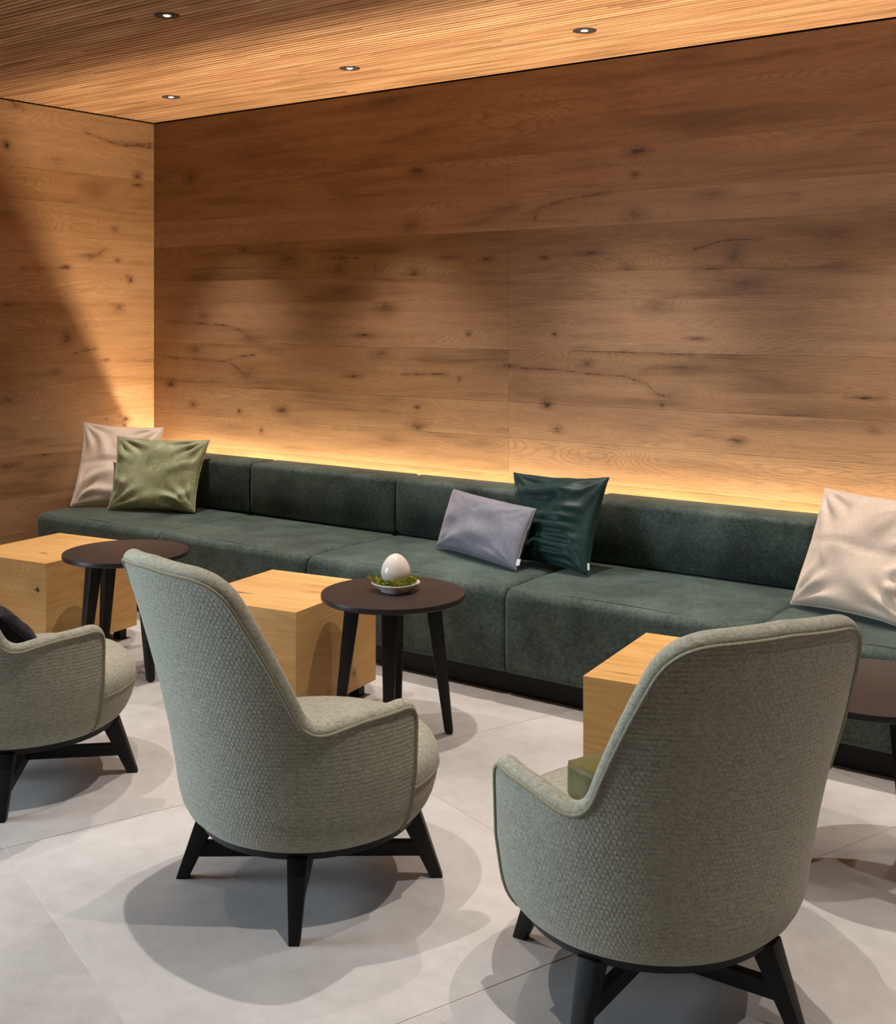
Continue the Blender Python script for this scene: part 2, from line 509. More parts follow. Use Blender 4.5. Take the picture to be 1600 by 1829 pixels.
KL = [(12,258,5,6,1.1),(246,316,6,6,.9),(246,331,6,2.4,1.1),(172,342,16,10,.6),(172,347,3,3,1.1),(250,260,26,5,.8),(233,500,4,4,1.1),(227,494,3,3,.7),
      (160,457,14,3,.75),(210,465,4,2.4,1.1),(120,605,7,9,.85),(212,549,8,6,.7),(225,748,5,4,1.1),(215,742,3,2,.9),(190,749,2.5,2,.9),(222,760,2.5,2,.9),(12,715,18,6,.7),(80,812,6,3,.8),
      (100,663,8,3,.7),(190,643,5,2,.9),(20,190,20,5,.6),(118,477,6,2.4,1.0),(100,286,10,7,.3),(205,409,5,4,.7),(14,385,24,8,.45),(10,545,5,3,.9),(15,832,14,3,.9)]
CB = [[(300,573),(352,577),(408,582),(428,590),(445,603)],[(292,637),(345,641),(405,646),(425,658),(440,672)],[(405,646),(425,637),(455,634)],
      [(905,656),(1000,661),(1055,668),(1115,672),(1150,684),(1172,703),(1196,711)],[(1145,664),(1175,657),(1225,657)],
      [(1240,445),(1290,430),(1365,426)],[(1240,482),(1290,479)],[(955,390),(962,372),(1010,357),(1090,343)],[(570,460),(640,461)],[(900,652),(925,652)],
      [(1020,626),(1240,634)],[(720,669),(800,668)]]
CLF = [[(150,235),(200,255),(235,262)],[(225,262),(272,256)],[(20,182),(42,195)],[(160,462),(188,446)],[(130,632),(170,622)],[(40,480),(120,478)]]

def knots_of(lst, fn, horiz):
    out = []
    for px, py, rx, ry, d in lst:
        a, z, t = fn(px, py)
        k = (px - CXP) / FPX
        a2 = fn(px + 1, py)[0]
        out.append((a, z, abs(a2 - a) * rx, ry * t / FPX, d))
    return out

def cracks_of(lst, fn):
    out = []
    for pl in lst:
        q = [fn(px, py)[:2] for px, py in pl]
        out += list(zip(q, q[1:]))
    return out

def plank_set(parent, rows, splits, knots, cracks, place, a_vis, res, flip):
    """place(a, z, off) -> point; a runs along the boards"""
    for ri in range(len(rows) - 1):
        z0, z1 = rows[ri] + 0.0003, rows[ri + 1] - 0.0003
        row_tone, row_u, row_v = RNG.uniform(0, 1), RNG.uniform(0, 60), RNG.uniform(0, 60)
        for si in range(len(splits) - 1):
            a0, a1 = splits[si] + 0.0002, splits[si + 1] - 0.0002
            fine = (z1 > 0.7 and a1 > a_vis[0] and a0 < a_vis[1])
            r = res if fine else 0.25
            na, nz = max(2, int((a1 - a0) / r) + 1), max(2, int((z1 - z0) / r) + 1)
            A, Z = np.meshgrid(np.linspace(a0, a1, na), np.linspace(z0, z1, nz))
            A, Z = A.ravel(), Z.ravel()
            ph = np.zeros_like(A); kn = np.full_like(A, 6.0); kv = np.zeros_like(A); ck = np.full_like(A, 0.2)
            for (ka, kz, ra, rz, d) in knots:
                if ka + ra * 9 < a0 or ka - ra * 9 > a1 or kz + rz * 7 < z0 - .1 or kz - rz * 7 > z1 + .1: continue
                if not (z0 - 0.004 <= kz <= z1 + 0.004): continue
                ra = max(ra * 1.15, 0.007); rz = max(rz * 1.2, 0.006)
                e = ((A - ka) / ra) ** 2 + ((Z - kz) / rz) ** 2
                e2 = ((A - ka) / (ra * 2.6 + .05)) ** 2 + ((Z - kz) / (rz * 2.0 + .018)) ** 2
                ph += (0.25 + 0.35 * min(1, rz / 0.04)) * np.exp(-e2 * 0.8)
                se = np.sqrt(e); kv = np.where(se < kn, min(d, 1.0), kv); kn = np.minimum(kn, se)
            for (p, q) in cracks:
                if max(p[0], q[0]) < a0 - .05 or min(p[0], q[0]) > a1 + .05: continue
                ax, az = q[0] - p[0], q[1] - p[1]
                L = ax * ax + az * az + 1e-9
                t = np.clip(((A - p[0]) * ax + (Z - p[1]) * az) / L, 0, 1)
                dd = np.hypot(A - p[0] - t * ax, Z - p[1] - t * az)
                ck = np.minimum(ck, dd)
            V = [place(a, z, 0.0) for a, z in zip(A, Z)]
            F = []
            for j in range(nz - 1):
                for i in range(na - 1):
                    f = (j * na + i, j * na + i + 1, (j + 1) * na + i + 1, (j + 1) * na + i)
                    F.append(f[::-1] if flip else f)
            ring = [i for i in range(na)] + [j * na + na - 1 for j in range(1, nz)] + [(nz - 1) * na + i for i in range(na - 2, -1, -1)] + [j * na for j in range(nz - 2, 0, -1)]
            nb = len(V)
            V += [place(A[i], Z[i], 0.011) for i in ring]
            m = len(ring)
            for k in range(m):
                f = (ring[k], nb + k, nb + (k + 1) % m, ring[(k + 1) % m])
                F.append(f[::-1] if flip else f)
            o = mesh_obj('plank', V, F, M_wall, parent)
            me = o.data
            seed_u, seed_v = row_u + (7.3 * si if z1 < 1.4 else 0), row_v
            uvv = [(a + seed_u, z + seed_v) for a, z in zip(A, Z)] + [(A[i] + seed_u, Z[i] + seed_v) for i in ring]
            uv = me.uv_layers.new(name='UVMap')
            li = np.empty(len(me.loops), dtype=np.int32); me.loops.foreach_get('vertex_index', li)
            uv.data.foreach_set('uv', np.array(uvv)[li].ravel())
            for nm, arr in (('phase', np.concatenate([ph, np.zeros(m)])), ('knot', np.concatenate([kn, np.full(m, 6.0)])), ('knot_depth', np.concatenate([kv, np.zeros(m)])), ('crack', np.concatenate([ck, np.full(m, 0.2)])),
                            ('tone', np.full(len(V), row_tone + RNG.uniform(-0.05, 0.05)))):
                at = me.attributes.new(nm, 'FLOAT', 'POINT'); at.data.foreach_set('value', arr.astype(np.float32))

wall_back = struct(bm_obj('wall_back', box_bm(WX - 0.2, WXR, WY + 0.010, WY + 0.15, -0.06, CEIL + 0.03), M_backing, smooth=False))
plank_set(wall_back, ROWS, [WX + 0.0, -3.29, -0.51, WXR], knots_of(KB, on_back_wall, True), cracks_of(CB, on_back_wall),
          lambda a, z, off: (a, WY + off, z), (-6, 0.1), 0.007, False)
wall_left = struct(bm_obj('wall_left', box_bm(WX - 0.15, WX - 0.010, 0.6, WY + 0.010, -0.06, CEIL + 0.03), M_backing, smooth=False))
ROWS_L = [0.02, 0.30, 0.50, 0.74, 0.93, 1.11, 1.346, 1.625, 1.836, 2.007, 2.21, 2.40, 2.604, CEIL - 0.007]
plank_set(wall_left, ROWS_L, [0.6, 2.25, WY - 0.0005], knots_of(KL, on_left_wall, True), cracks_of(CLF, on_left_wall),
          lambda a, z, off: (WX - off, a, z), (3.8, 5.1), 0.008, False)
wall_right_unseen = struct(bm_obj('wall_right_unseen', box_bm(WXR, WXR + 0.12, -2.0, WY + 0.15, -0.06, CEIL + 0.03), M_wall_plain, smooth=False))  # added out of view to block world light from the open right side
box_uv(wall_right_unseen.data)

# ------------------------------------------------------------ slatted oak ceiling
ceiling = struct(bm_obj('ceiling', box_bm(WX - 0.15, WXR, -2.0, WY + 0.15, CEIL + 0.012, CEIL + 0.08), M_backing, smooth=False))
PITCH, SW = 0.034, 0.0255
V, F, UVL = [], [], []
y = WY - 0.006 - SW
k = 0
while y > -1.0:
    x = WX + 0.006
    cuts = [x] + sorted(RNG.uniform(WX + .3, WXR - .3) for _ in range(4)) + [WXR]
    for xa, xb in zip(cuts, cuts[1:]):
        b0 = len(V); off = RNG.uniform(0, 40); vo = k * 3.7 + RNG.uniform(0, 500)
        for xx in (xa, xb - 0.0006):
            for (yy, zz) in ((y, CEIL + 0.012), (y, CEIL + 0.002), (y + 0.002, CEIL), (y + SW - 0.002, CEIL), (y + SW, CEIL + 0.002), (y + SW, CEIL + 0.012)):
                V.append((xx, yy, zz)); UVL.append((xx + off, vo + (yy - y) * 30))
        for i in range(5):
            F.append((b0 + i, b0 + i + 1, b0 + 7 + i, b0 + 6 + i))
    y -= PITCH; k += 1
sl = mesh_obj('slat', V, F, M_slat, ceiling)
uv_from(sl.data, lambda i: UVL[i])
sl['kind'] = 'stuff'

# ------------------------------------------------------------ recessed downlights
def make_downlight(x, y, label):
    t = thing('recessed_downlight', label, 'downlight', (x, y, CEIL), 0, 'downlights in the slatted ceiling')
    bm_obj('plate', lathe_bm([(0.014, 0.0), (0.016, -0.003), (0.046, -0.004), (0.0515, -0.0025), (0.0525, 0.0)], 40), M_plate, t)
    bm_obj('lens', lathe_bm([(0.0, -0.0035), (0.0075, -0.0035), (0.014, -0.001)], 24), M_lens, t)
    return t

def add_spot(t):
    l = bpy.data.lights.new('downlight_beam', 'SPOT')
    l.energy = SPOT_ENERGY; l.color = SPOT_COLOR
    l.spot_size = math.radians(70); l.spot_blend = 1.0
    l.shadow_soft_size = 0.011
    o = link(bpy.data.objects.new('downlight_beam', l))
    o.parent = t; o.location = (0, 0, -0.02)

DX = [-5.19, -3.87, -2.54, -1.21, 0.12, 1.45]
DY = [4.48, 3.25, 2.01]
vis = {(1, 1): 'black round downlight at the upper left, the one farthest from the back wall',
       (0, 0): 'small black downlight above the wall corner, farthest from the camera',
       (1, 0): 'black downlight near the back wall, middle of the row of three along it',
       (2, 0): 'black downlight near the back wall, rightmost of those seen in the ceiling'}
for i, x in enumerate(DX):
    for j, y in enumerate(DY):
        xx = -3.79 if (i, j) == (1, 1) else x
        t = make_downlight(xx, y, vis.get((i, j), 'black recessed downlight of the ceiling grid outside the picture'))
        add_spot(t)

# ------------------------------------------------------------ bench with LED strip behind its back
bench = thing('upholstered_bench', 'long dark green velvet wall bench of box seats and low backs on a black plinth', 'bench', (-2.7, 4.4, 0))
BX, BY = -2.7, 4.4
SEAMS = [-5.80, -4.78, -3.75, -2.66, -1.62, -0.57, 0.48]
FRONT, BACKF, BACKB = 4.03, 4.68, 4.915

def cushion_bm(x0, x1, y0, y1, z0, z1, r, seed, sub, amp):
    b = box_bm(x0, x1, y0, y1, z0, z1, r, 5)
    return b

for i in range(6):
    x0, x1 = SEAMS[i] + 0.002, SEAMS[i + 1] - 0.002
    b = bmesh.new()
    # box seat with a generously rounded front/top edge
    prof = []
    R = 0.045
    for k in range(9):
        a = PI / 2 * k / 8
        prof.append((FRONT + R - R * math.cos(a), 0.44 - R + R * math.sin(a)))
    prof = [(FRONT + 0.016, 0.097), (FRONT + 0.004, 0.105), (FRONT + 0.001, 0.13), (FRONT - 0.004, 0.26)] + prof + [(4.3, 0.446), (4.6, 0.442), (BACKF + 0.02, 0.44), (BACKF + 0.02, 0.097)]
    xs = [x0, x0 + 0.003, x0 + 0.010, x0 + 0.022, x0 + 0.05, (x0 + x1) / 2, x1 - 0.05, x1 - 0.022, x1 - 0.010, x1 - 0.003, x1]
    ins = [0.018, 0.010, 0.004, 0.001, 0, 0, 0, 0.001, 0.004, 0.010, 0.018]
    cyy, czz = (FRONT + BACKF) / 2, 0.26
    rows = []
    for xx, q in zip(xs, ins):
        rows.append([b.verts.new((xx - BX, py + (q if py < cyy else 0) - BY, pz - (q if pz > 0.2 else 0))) for py, pz in prof])
    n = len(prof)
    for a, c in zip(rows, rows[1:]):
        for k in range(n):
            b.faces.new((a[k], a[(k + 1) % n], c[(k + 1) % n], c[k]))
    b.faces.new(rows[0][::-1]); b.faces.new(rows[-1])
    seat = bm_obj('seat', b, M_bench, bench, True, 50)
    tube('piping', [(x0 + 0.012 - BX, FRONT + 0.042 - BY, 0.4365), ((x0 + x1) / 2 - BX, FRONT + 0.042 - BY, 0.4415), (x1 - 0.012 - BX, FRONT + 0.042 - BY, 0.4365)], 0.0035, M_bench_pipe, seat, 6)
    bk = box_bm(x0 - BX, x1 - BX, BACKF - BY, BACKB - BY, 0.446, 0.725, 0.026, 5)
    for v in bk.verts:           # a slight belly on the front face
        if v.co.y < BACKF - BY + 0.02:
            v.co.y += 0.012 * ((v.co.z - 0.58) / 0.14) ** 2 - 0.006
    bm_obj('backrest', bk, M_bench, bench, True, 60)
for ch in bench.children: pass
bm_obj('plinth', box_bm(SEAMS[0] + 0.03 - BX, SEAMS[-1] - 0.03 - BX, FRONT + 0.06 - BY, BACKB - BY, 0.0, 0.095, 0.003, 1), M_plinth, bench, False)
bm_obj('back_support', box_bm(SEAMS[0] + 0.01 - BX, SEAMS[-1] - 0.01 - BX, BACKF + 0.025 - BY, BACKB - 0.02 - BY, 0.096, 0.445, 0.003, 1), M_plinth, bench, False)

led = thing('led_strip', 'warm glowing light strip sunk in the gap between bench back and oak wall', 'light strip', (-2.7, 4.985, 0.0))
bm_obj('profile', box_bm(-3.2, 3.2, -0.050, 0.033, 0.44, 0.528, 0.002, 1), M_plinth, led, False)
bm_obj('diffuser', box_bm(-3.19, 3.19, 0.004, 0.030, 0.5285, 0.552, 0.002, 1), M_led, led, False)

# ------------------------------------------------------------ oak block tables
def make_block(loc, rz, label, knots, seed):
    t = thing('oak_block_table', label, 'side table', loc, rz, 'oak block tables along the bench')
    a, b_, z0, z1 = 0.52, 0.56, 0.058, 0.455
    V, F, UV, KN, KV, PH = [], [], [], [], [], []
    faces = {'top': (0, 1, z1, (a, b_)), 'bottom': (0, 1, z0, (a, b_)), 'front': (0, 2, -b_ / 2, (a, z1 - z0)), 'rear': (0, 2, b_ / 2, (a, z1 - z0)),
             'left': (1, 2, -a / 2, (b_, z1 - z0)), 'right': (1, 2, a / 2, (b_, z1 - z0))}
    for fi, (fn, (iu, iv, w, (lu, lv))) in enumerate(faces.items()):
        nu, nv = (2, 2) if fn == 'bottom' else (int(lu / 0.008), int(lv / 0.008))
        base = len(V)
        iw = 3 - iu - iv
        for j in range(nv + 1):
            for i in range(nu + 1):
                p = [0, 0, 0]
                u = lu * (i / nu - 0.5); v = lv * (j / nv - 0.5)
                p[iu] = u; p[iv] = v if iv != 2 else v + (z0 + z1) / 2; p[iw] = w
                V.append(p); UV.append((u + seed * 3.1 + fi * 5, v + seed * 1.7 + fi * 2.3))
                kn = 6.0; kv_ = ph = 0.0
                for (f, ku, kv, ru, rv, d) in knots:
                    if f != fn: continue
                    e = ((u - ku) / ru) ** 2 + ((v - kv) / rv) ** 2
                    
                    if e ** 0.5 < kn: kn = e ** 0.5; kv_ = min(d, 1.0)
                    ph += 0.4 * math.exp(-e / 7)
                KN.append(kn); KV.append(kv_); PH.append(ph)
        for j in range(nv):
            for i in range(nu):
                k = base + j * (nu + 1) + i
                F.append((k, k + 1, k + nu + 2, k + nu + 1))
    o = mesh_obj('block', V, F, M_block, t)
    me = o.data
    for p in me.polygons:
        c = p.center - Vector((0, 0, (z0 + z1) / 2))
        if p.normal.dot(c) < 0: p.flip()
    uv_from(me, lambda i: UV[i])
    for nm, arr in (('knot', KN), ('knot_depth', KV), ('crack', [0.2] * len(V)), ('phase', PH), ('tone', [0.35 + 0.2 * (seed % 3)] * len(V))):
        at = me.attributes.new(nm, 'FLOAT', 'POINT'); at.data.foreach_set('value', arr)
    for sx in (-1, 1):
        for sy in (-1, 1):
            bm_obj('foot', box_bm(sx * (a / 2 - 0.055) - 0.022, sx * (a / 2 - 0.055) + 0.022, sy * (b_ / 2 - 0.055) - 0.022, sy * (b_ / 2 - 0.055) + 0.022, 0, z0 + 0.001, 0.002, 1), M_black, t, False)
    return t
make_block((-4.802, 3.43, 0), math.radians(7), 'oak cube table at the left edge, farthest from the picture centre',
           [('front', 0.205, 0.085, 0.032, 0.024, 1.0), ('front', 0.20, 0.09, 0.05, 0.03, 0.4), ('top', 0.07, -0.12, 0.018, 0.007, 0.9), ('right', -0.05, 0.05, 0.02, 0.01, 0.4)], 1)
make_block((-3.325, 3.445, 0), math.radians(8), 'oak cube table between the middle armchair and the egg table',
           [('top', -0.12, -0.12, 0.035, 0.008, 0.95), ('top', 0.16, 0.02, 0.05, 0.01, 0.45), ('right', 0.12, -0.13, 0.010, 0.006, 1.0), ('front', 0.1, 0.0, 0.05, 0.02, 0.3)], 2)
make_block((-1.57, 3.465, 0), math.radians(7), 'oak cube table half hidden behind the right armchair',
           [('top', -0.06, 0.06, 0.07, 0.005, 0.95), ('top', -0.16, -0.20, 0.06, 0.005, 0.7), ('top', 0.03, 0.07, 0.012, 0.006, 0.9)], 3)

# ------------------------------------------------------------ round side tables
def make_round(loc, rz, label, legs=4):
    t = thing('round_side_table', label, 'side table', loc, rz, 'round black side tables')
    R, H0, TH = 0.267, 0.523, 0.022
    bm_obj('tabletop', lathe_bm([(0, H0), (R - 0.004, H0), (R - 0.001, H0 - 0.001)], 96), M_tabletop, t, True, 30)
    bm_obj('edge_band', lathe_bm([(R - 0.001, H0 - 0.001), (R, H0 - 0.003), (R, H0 - TH + 0.004), (R - 0.006, H0 - TH), (0, H0 - TH)], 96), M_tabledge, t, True, 30)
    bm_obj('under_ring', lathe_bm([(0, H0 - TH), (0.165, H0 - TH), (0.165, H0 - TH - 0.016), (0.0, H0 - TH - 0.016)], 48), M_black, t, True, 30)
    for k in range(legs):
        a = k * 2 * PI / legs
        u = Vector((math.cos(a), math.sin(a), 0)); s = Vector((-u.y, u.x, 0))
        lg = bm_obj('leg', taper_bm(u * 0.148 + Vector((0, 0, H0 - TH - 0.004)), u * 0.207 + Vector((0, 0, 0.004)), 0.058, 0.032, 0.056, 0.032, s, 0.009), M_black, t, True, 30)
        bm_obj('glide', taper_bm(u * 0.207 + Vector((0, 0, 0.006)), u * 0.2075, 0.016, 0.014, 0.016, 0.014, s, 0.001), M_rubber, lg, False)
    return t
TCY = math.radians(36.1)
tb = make_round((-4.18, 3.356, 0), TCY + math.radians(-46), 'round dark brown side table beside the left oak cube, partly behind the middle armchair')
dup(tb, (-2.762, 3.443, 0), TCY + math.radians(-2), 'round dark brown side table carrying the white egg')
make_round(cam2world(1.185, 3.30), TCY + math.radians(165), 'round side table cut by the right picture edge behind the right armchair', 3)

# ------------------------------------------------------------ egg in a mossy dish
ex, ey, ez = -2.765, 3.462, 0.523
dish_prof = [(0, 0.004), (0.046, 0.004), (0.050, 0.0), (0.055, 0.0), (0.056, 0.006), (0.076, 0.018), (0.0865, 0.030), (0.0885, 0.032), (0.0865, 0.034), (0.082, 0.0315), (0.070, 0.022), (0.05, 0.013), (0, 0.011)]
b = lathe_bm(dish_prof, 64)
for v in b.verts:
    r = math.hypot(v.co.x, v.co.y)
    if r > 0.02:
        a = math.atan2(v.co.y, v.co.x)
        k = 1 + 0.035 * math.cos(4 * a)
        v.co.x *= k; v.co.y *= k
dish = bm_obj('ceramic_dish', b, M_ceramic)
dish.location = (ex, ey, ez); dish.rotation_euler = (0, 0, 0.75)
tag(dish, 'small white rounded ceramic dish holding moss and the egg', 'dish')
prof = []
for k in range(33):
    a = PI * k / 32
    z = -math.cos(a)
    r = math.sin(a) * (1 - 0.13 * z - 0.03 * z * z)
    prof.append((max(r * 0.0550, 0), 0.064 + z * (0.064 if z > 0 else 0.056)))
prof[0] = (0, prof[0][1]); prof[-1] = (0, prof[-1][1])
egg = bm_obj('decorative_egg', lathe_bm(prof, 64), M_ceramic)
egg.location = (ex, ey, ez + 0.0105)
tag(egg, 'large glossy white ceramic egg standing in the mossy dish', 'egg')
M_moss = simple('green_moss', srgb(128, 134, 42), 0.9, 0.1, nscale=60, namt=0.7)
mb = bmesh.new()
r2 = random.Random(8)
for k in range(900):
    a = r2.uniform(0, 2 * PI); rr = r2.uniform(0.051, 0.081)
    if rr > 0.074 and r2.random() < 0.5: rr -= 0.015
    zz = 0.018 + 0.02 * max(0, (rr - 0.046) / 0.036) + abs(r2.gauss(0, 0.006))
    hump = 0.014 * max(0, math.sin(a * 2.5 + 1)) * r2.random()
    p = Vector((rr * math.cos(a), rr * math.sin(a), zz + hump))
    if r2.random() < 0.09:     # the sprig that leans out of the dish to the left
        s_ = r2.random(); aa = PI + 0.62 + r2.gauss(0, 0.10)
        p = Vector(((0.072 + 0.032 * s_) * math.cos(aa), (0.072 + 0.032 * s_) * math.sin(aa), 0.036 + 0.020 * s_ + r2.gauss(0, .003)))
    d = Vector((r2.gauss(0, 1), r2.gauss(0, 1), abs(r2.gauss(0.4, .8)))).normalized()
    w = d.orthogonal().normalized() * r2.uniform(0.0022, 0.004); w2 = d.cross(w)
    L = r2.uniform(0.006, 0.013)
    vs4 = [mb.verts.new(p - d * L * .3 + w), mb.verts.new(p - d * L * .3 - w * .5 + w2 * .8), mb.verts.new(p - d * L * .3 - w * .5 - w2 * .8), mb.verts.new(p + d * L)]
    for f in ((0, 1, 3), (1, 2, 3), (2, 0, 3), (0, 2, 1)): mb.faces.new([vs4[i] for i in f])
moss = bm_obj('moss', mb, M_moss, None, False)
moss.location = (ex, ey, ez)
tag(moss, 'yellow green moss tucked around the egg in the dish', 'moss', kind='stuff')

# ------------------------------------------------------------ armchairs
CH = dict(Rt=0.505, ZB=0.199, ZT=0.927, LS=0.230, ZD=0.533, ZA=0.540, TD=52.0, TAE=101.0)
def sm01(t):
    t = min(1, max(0, t)); return t * t * (3 - 2 * t)
RTAB = ([.198, .21, .228, .25, .275, .30, .363, .45, .569, .757, .94], [.298, .314, .330, .342, .350, .355, .364, .378, .403, .453, .507])
def radius(z, th=0.0):
    R = float(np.interp(z, *RTAB))
    g = 1 - sm01((abs(th) - 0.95) / 0.45)          # the arms stay upright
    Ra = min(R, 0.366 + 0.03 * max(0, z - 0.37))
    return Ra + (R - Ra) * g
def spt(th, z, off=0.0):
    R = radius(z, th) + off
    return Vector((-(R) * math.sin(th), -R * math.cos(th), z))   # local: +y is forward
# top edge outline as a polyline in (theta, z), rounded by fillets
def outline_top():
    th_s = math.degrees(math.asin(CH['LS'] / CH['Rt']))
    P = [(0, CH['ZT']), (th_s, CH['ZT'] - 0.014), (CH['TD'], CH['ZD'] - 0.022), (CH['TAE'] - 30, CH['ZD'] + 0.004), (CH['TAE'], CH['ZA'] + 0.008), (CH['TAE'], 0.212)]
    fil = [0, 0.075, 0.085, 0.05, 0.055, 0]
    # work in metres: s = theta * mean radius
    q = [Vector((math.radians(t) * 0.42, z)) for t, z in P]
    out = [q[0]]
    for i in range(1, len(q) - 1):
        a, b, c = q[i - 1], q[i], q[i + 1]
        d1 = (a - b); d2 = (c - b)
        l = min(fil[i], d1.length * 0.48, d2.length * 0.48)
        p1 = b + d1.normalized() * l; p2 = b + d2.normalized() * l
        for k in range(11):
            t = k / 10
            out.append(p1 * (1 - t) ** 2 + b * 2 * t * (1 - t) + p2 * t * t)
    out.append(q[-1])
    # resample evenly
    res = [out[0]]; step = 0.012; acc = 0
    for a, c in zip(out, out[1:]):
        L = (c - a).length
        if L < 1e-9: continue
        pos = step - acc
        while pos <= L:
            res.append(a + (c - a) * (pos / L)); pos += step
        acc = (acc + L) % step
    if (res[-1] - q[-1]).length > 0.004: res.append(q[-1])
    return [(p.x / 0.42, p.y) for p in res]

def build_shell():
    half = outline_top()                          # theta >= 0 from the top centre to the arm front foot
    edge = [(-t, z) for t, z in half[::-1]] + half[1:]
    n = len(edge)
    # bottom line points matched to the edge points
    M = 26
    tmax = math.radians(CH['TAE'])
    grid = []
    L = [0.0]
    for a, c in zip(edge, edge[1:]):
        L.append(L[-1] + math.hypot((c[0] - a[0]) * 0.42, c[1] - a[1]))
    for i, (t, z) in enumerate(edge):
        # base target: same theta compressed so that columns fan smoothly
        tb_ = t
        col = []
        for k in range(M + 1):
            f = k / M
            zz = z + (CH['ZB'] - z) * f
            col.append((tb_, zz))
        grid.append(col)
    return edge, grid

def shell_meshes(parent):
    edge, grid = build_shell()
    n, M = len(edge), len(grid[0])
    TH = 0.046
    V = [spt(t, z) for col in grid for t, z in col]
    F = []
    for i in range(n - 1):
        for k in range(M - 1):
            F.append((i * M + k, i * M + k + 1, (i + 1) * M + k + 1, (i + 1) * M + k))
    sh = mesh_obj('back_shell', V, F, M_quilt, parent, True)
    tz = [(t * 0.40, z) for col in grid for t, z in col]
    uv_from(sh.data, lambda i: tz[i])
    # lining: the rounded rim and the inner face, from the outer top edge inwards
    E = [spt(t, z) for t, z in edge]
    V, F = [], []
    ns = []
    for i, (t, z) in enumerate(edge):
        e = 0.004
        pu = spt(t + e, z) - spt(t - e, z); pv = spt(t, z + e) - spt(t, z - e)
        nrm = pu.cross(pv).normalized()
        if nrm.dot(Vector((E[i].x, E[i].y, 0))) < 0: nrm = -nrm
        a, c = E[max(i - 1, 0)], E[min(i + 1, n - 1)]
        tan = (c - a).normalized()
        out = tan.cross(nrm).normalized()
        mid = spt(t * 0.9, z - 0.06)
        if out.dot(E[i] - mid) < 0: out = -out
        ns.append((nrm, out))
    K = 9
    for i in range(n):
        nrm, out = ns[i]
        c = E[i] - nrm * (TH / 2)
        row = []
        for k in range(K):
            a = PI * k / (K - 1)
            row.append(c + nrm * (TH / 2) * math.cos(a) + out * (TH * 0.42) * math.sin(a))
        t, z = edge[i]
        for f in (0.10, 0.22, 0.36, 0.5, 0.65, 0.8, 1.0):
            zz = z + (0.26 - z) * f
            pt = spt(t * (1 - 0.00 * f), zz, -TH - 0.012 * math.sin(PI * min(1, f * 1.4)))
            row.append(pt)
        V += row
    W = len(row)
    for i in range(n - 1):
        for k in range(W - 1):
            F.append((i * W + k, (i + 1) * W + k, (i + 1) * W + k + 1, i * W + k + 1))
    mesh_obj('inner_lining', V, F, M_felt, parent, True)
    pts = [E[i] + ns[i][0] * 0.001 + ns[i][1] * 0.0005 for i in range(n)]
    tube('piping', pts, 0.0048, M_pipe, parent, 7)
    # closed bottom rim of the shell
    bl = [spt(t, CH['ZB']) for t in np.linspace(-math.radians(CH['TAE']), math.radians(CH['TAE']), 60)]
    return sh

def seat_shift(z): return 0.018 * sm01((z - 0.2) / 0.1)
def seat_lathe(prof):
    b = lathe_bm(prof, 96)
    for v in b.verts: v.co.y += seat_shift(v.co.z)      # the seat stands slightly forward of its ring
    return b

def make_armchair(loc, rz, base_rot, label):
    t = thing('lounge_armchair', label, 'armchair', loc, rz, 'grey green lounge armchairs')
    shell_meshes(t)
    RS = 0.338
    prof = [(0.282, 0.1975), (0.298, 0.2005), (0.314, 0.211), (0.326, 0.230), (0.334, 0.255), (0.338, 0.285), (RS + 0.002, 0.316)]
    sd = bm_obj('seat_side', seat_lathe(prof), M_quilt, t)
    uv_from(sd.data, lambda i: (math.atan2(sd.data.vertices[i].co.x, -sd.data.vertices[i].co.y) * 0.36, sd.data.vertices[i].co.z))
    top = [(RS + 0.002, 0.316), (RS + 0.004, 0.330), (RS + 0.001, 0.352), (RS - 0.012, 0.376), (RS - 0.035, 0.396), (RS - 0.075, 0.410), (0.2, 0.420), (0.1, 0.424), (0, 0.425)]
    bm_obj('seat_cushion', seat_lathe(top), M_felt, t)
    tube('seat_piping', [((RS + 0.0035) * math.cos(a), (RS + 0.0035) * math.sin(a) + seat_shift(0.316), 0.316) for a in np.linspace(0, 2 * PI, 97)[:-1]], 0.0035, M_pipe, t, 6, True)
    bm_obj('base_ring', lathe_bm([(0.0, 0.1985), (0.289, 0.1985), (0.291, 0.197), (0.291, 0.180), (0.289, 0.178), (0.0, 0.178)], 72), M_black, t, True, 30)
    for k in range(4):
        a = PI / 4 + k * PI / 2 + base_rot
        u = Vector((math.cos(a), math.sin(a), 0)); s = Vector((-u.y, u.x, 0))
        bm_obj('leg', taper_bm(u * 0.272 + Vector((0, 0, 0.186)), u * 0.350, 0.052, 0.028, 0.062, 0.034, s, 0.003), M_black, t, True, 30)
    for k in range(2):
        a = PI / 4 + k * PI / 2 + base_rot
        u = Vector((math.cos(a), math.sin(a), 0)); s = Vector((-u.y, u.x, 0))
        b = bmesh.new()
        vs_ = [b.verts.new(u * x + s * y_ + Vector((0, 0, z + k * 0.0004))) for z in (0.062, 0.098) for x in (-0.312, 0.312) for y_ in (-0.014, 0.014)]
        for f in ((0, 1, 3, 2), (4, 6, 7, 5), (0, 4, 5, 1), (2, 3, 7, 6), (0, 2, 6, 4), (1, 5, 7, 3)): b.faces.new([vs_[i] for i in f])
        bm_obj('stretcher', b, M_black, t, False)
    return t

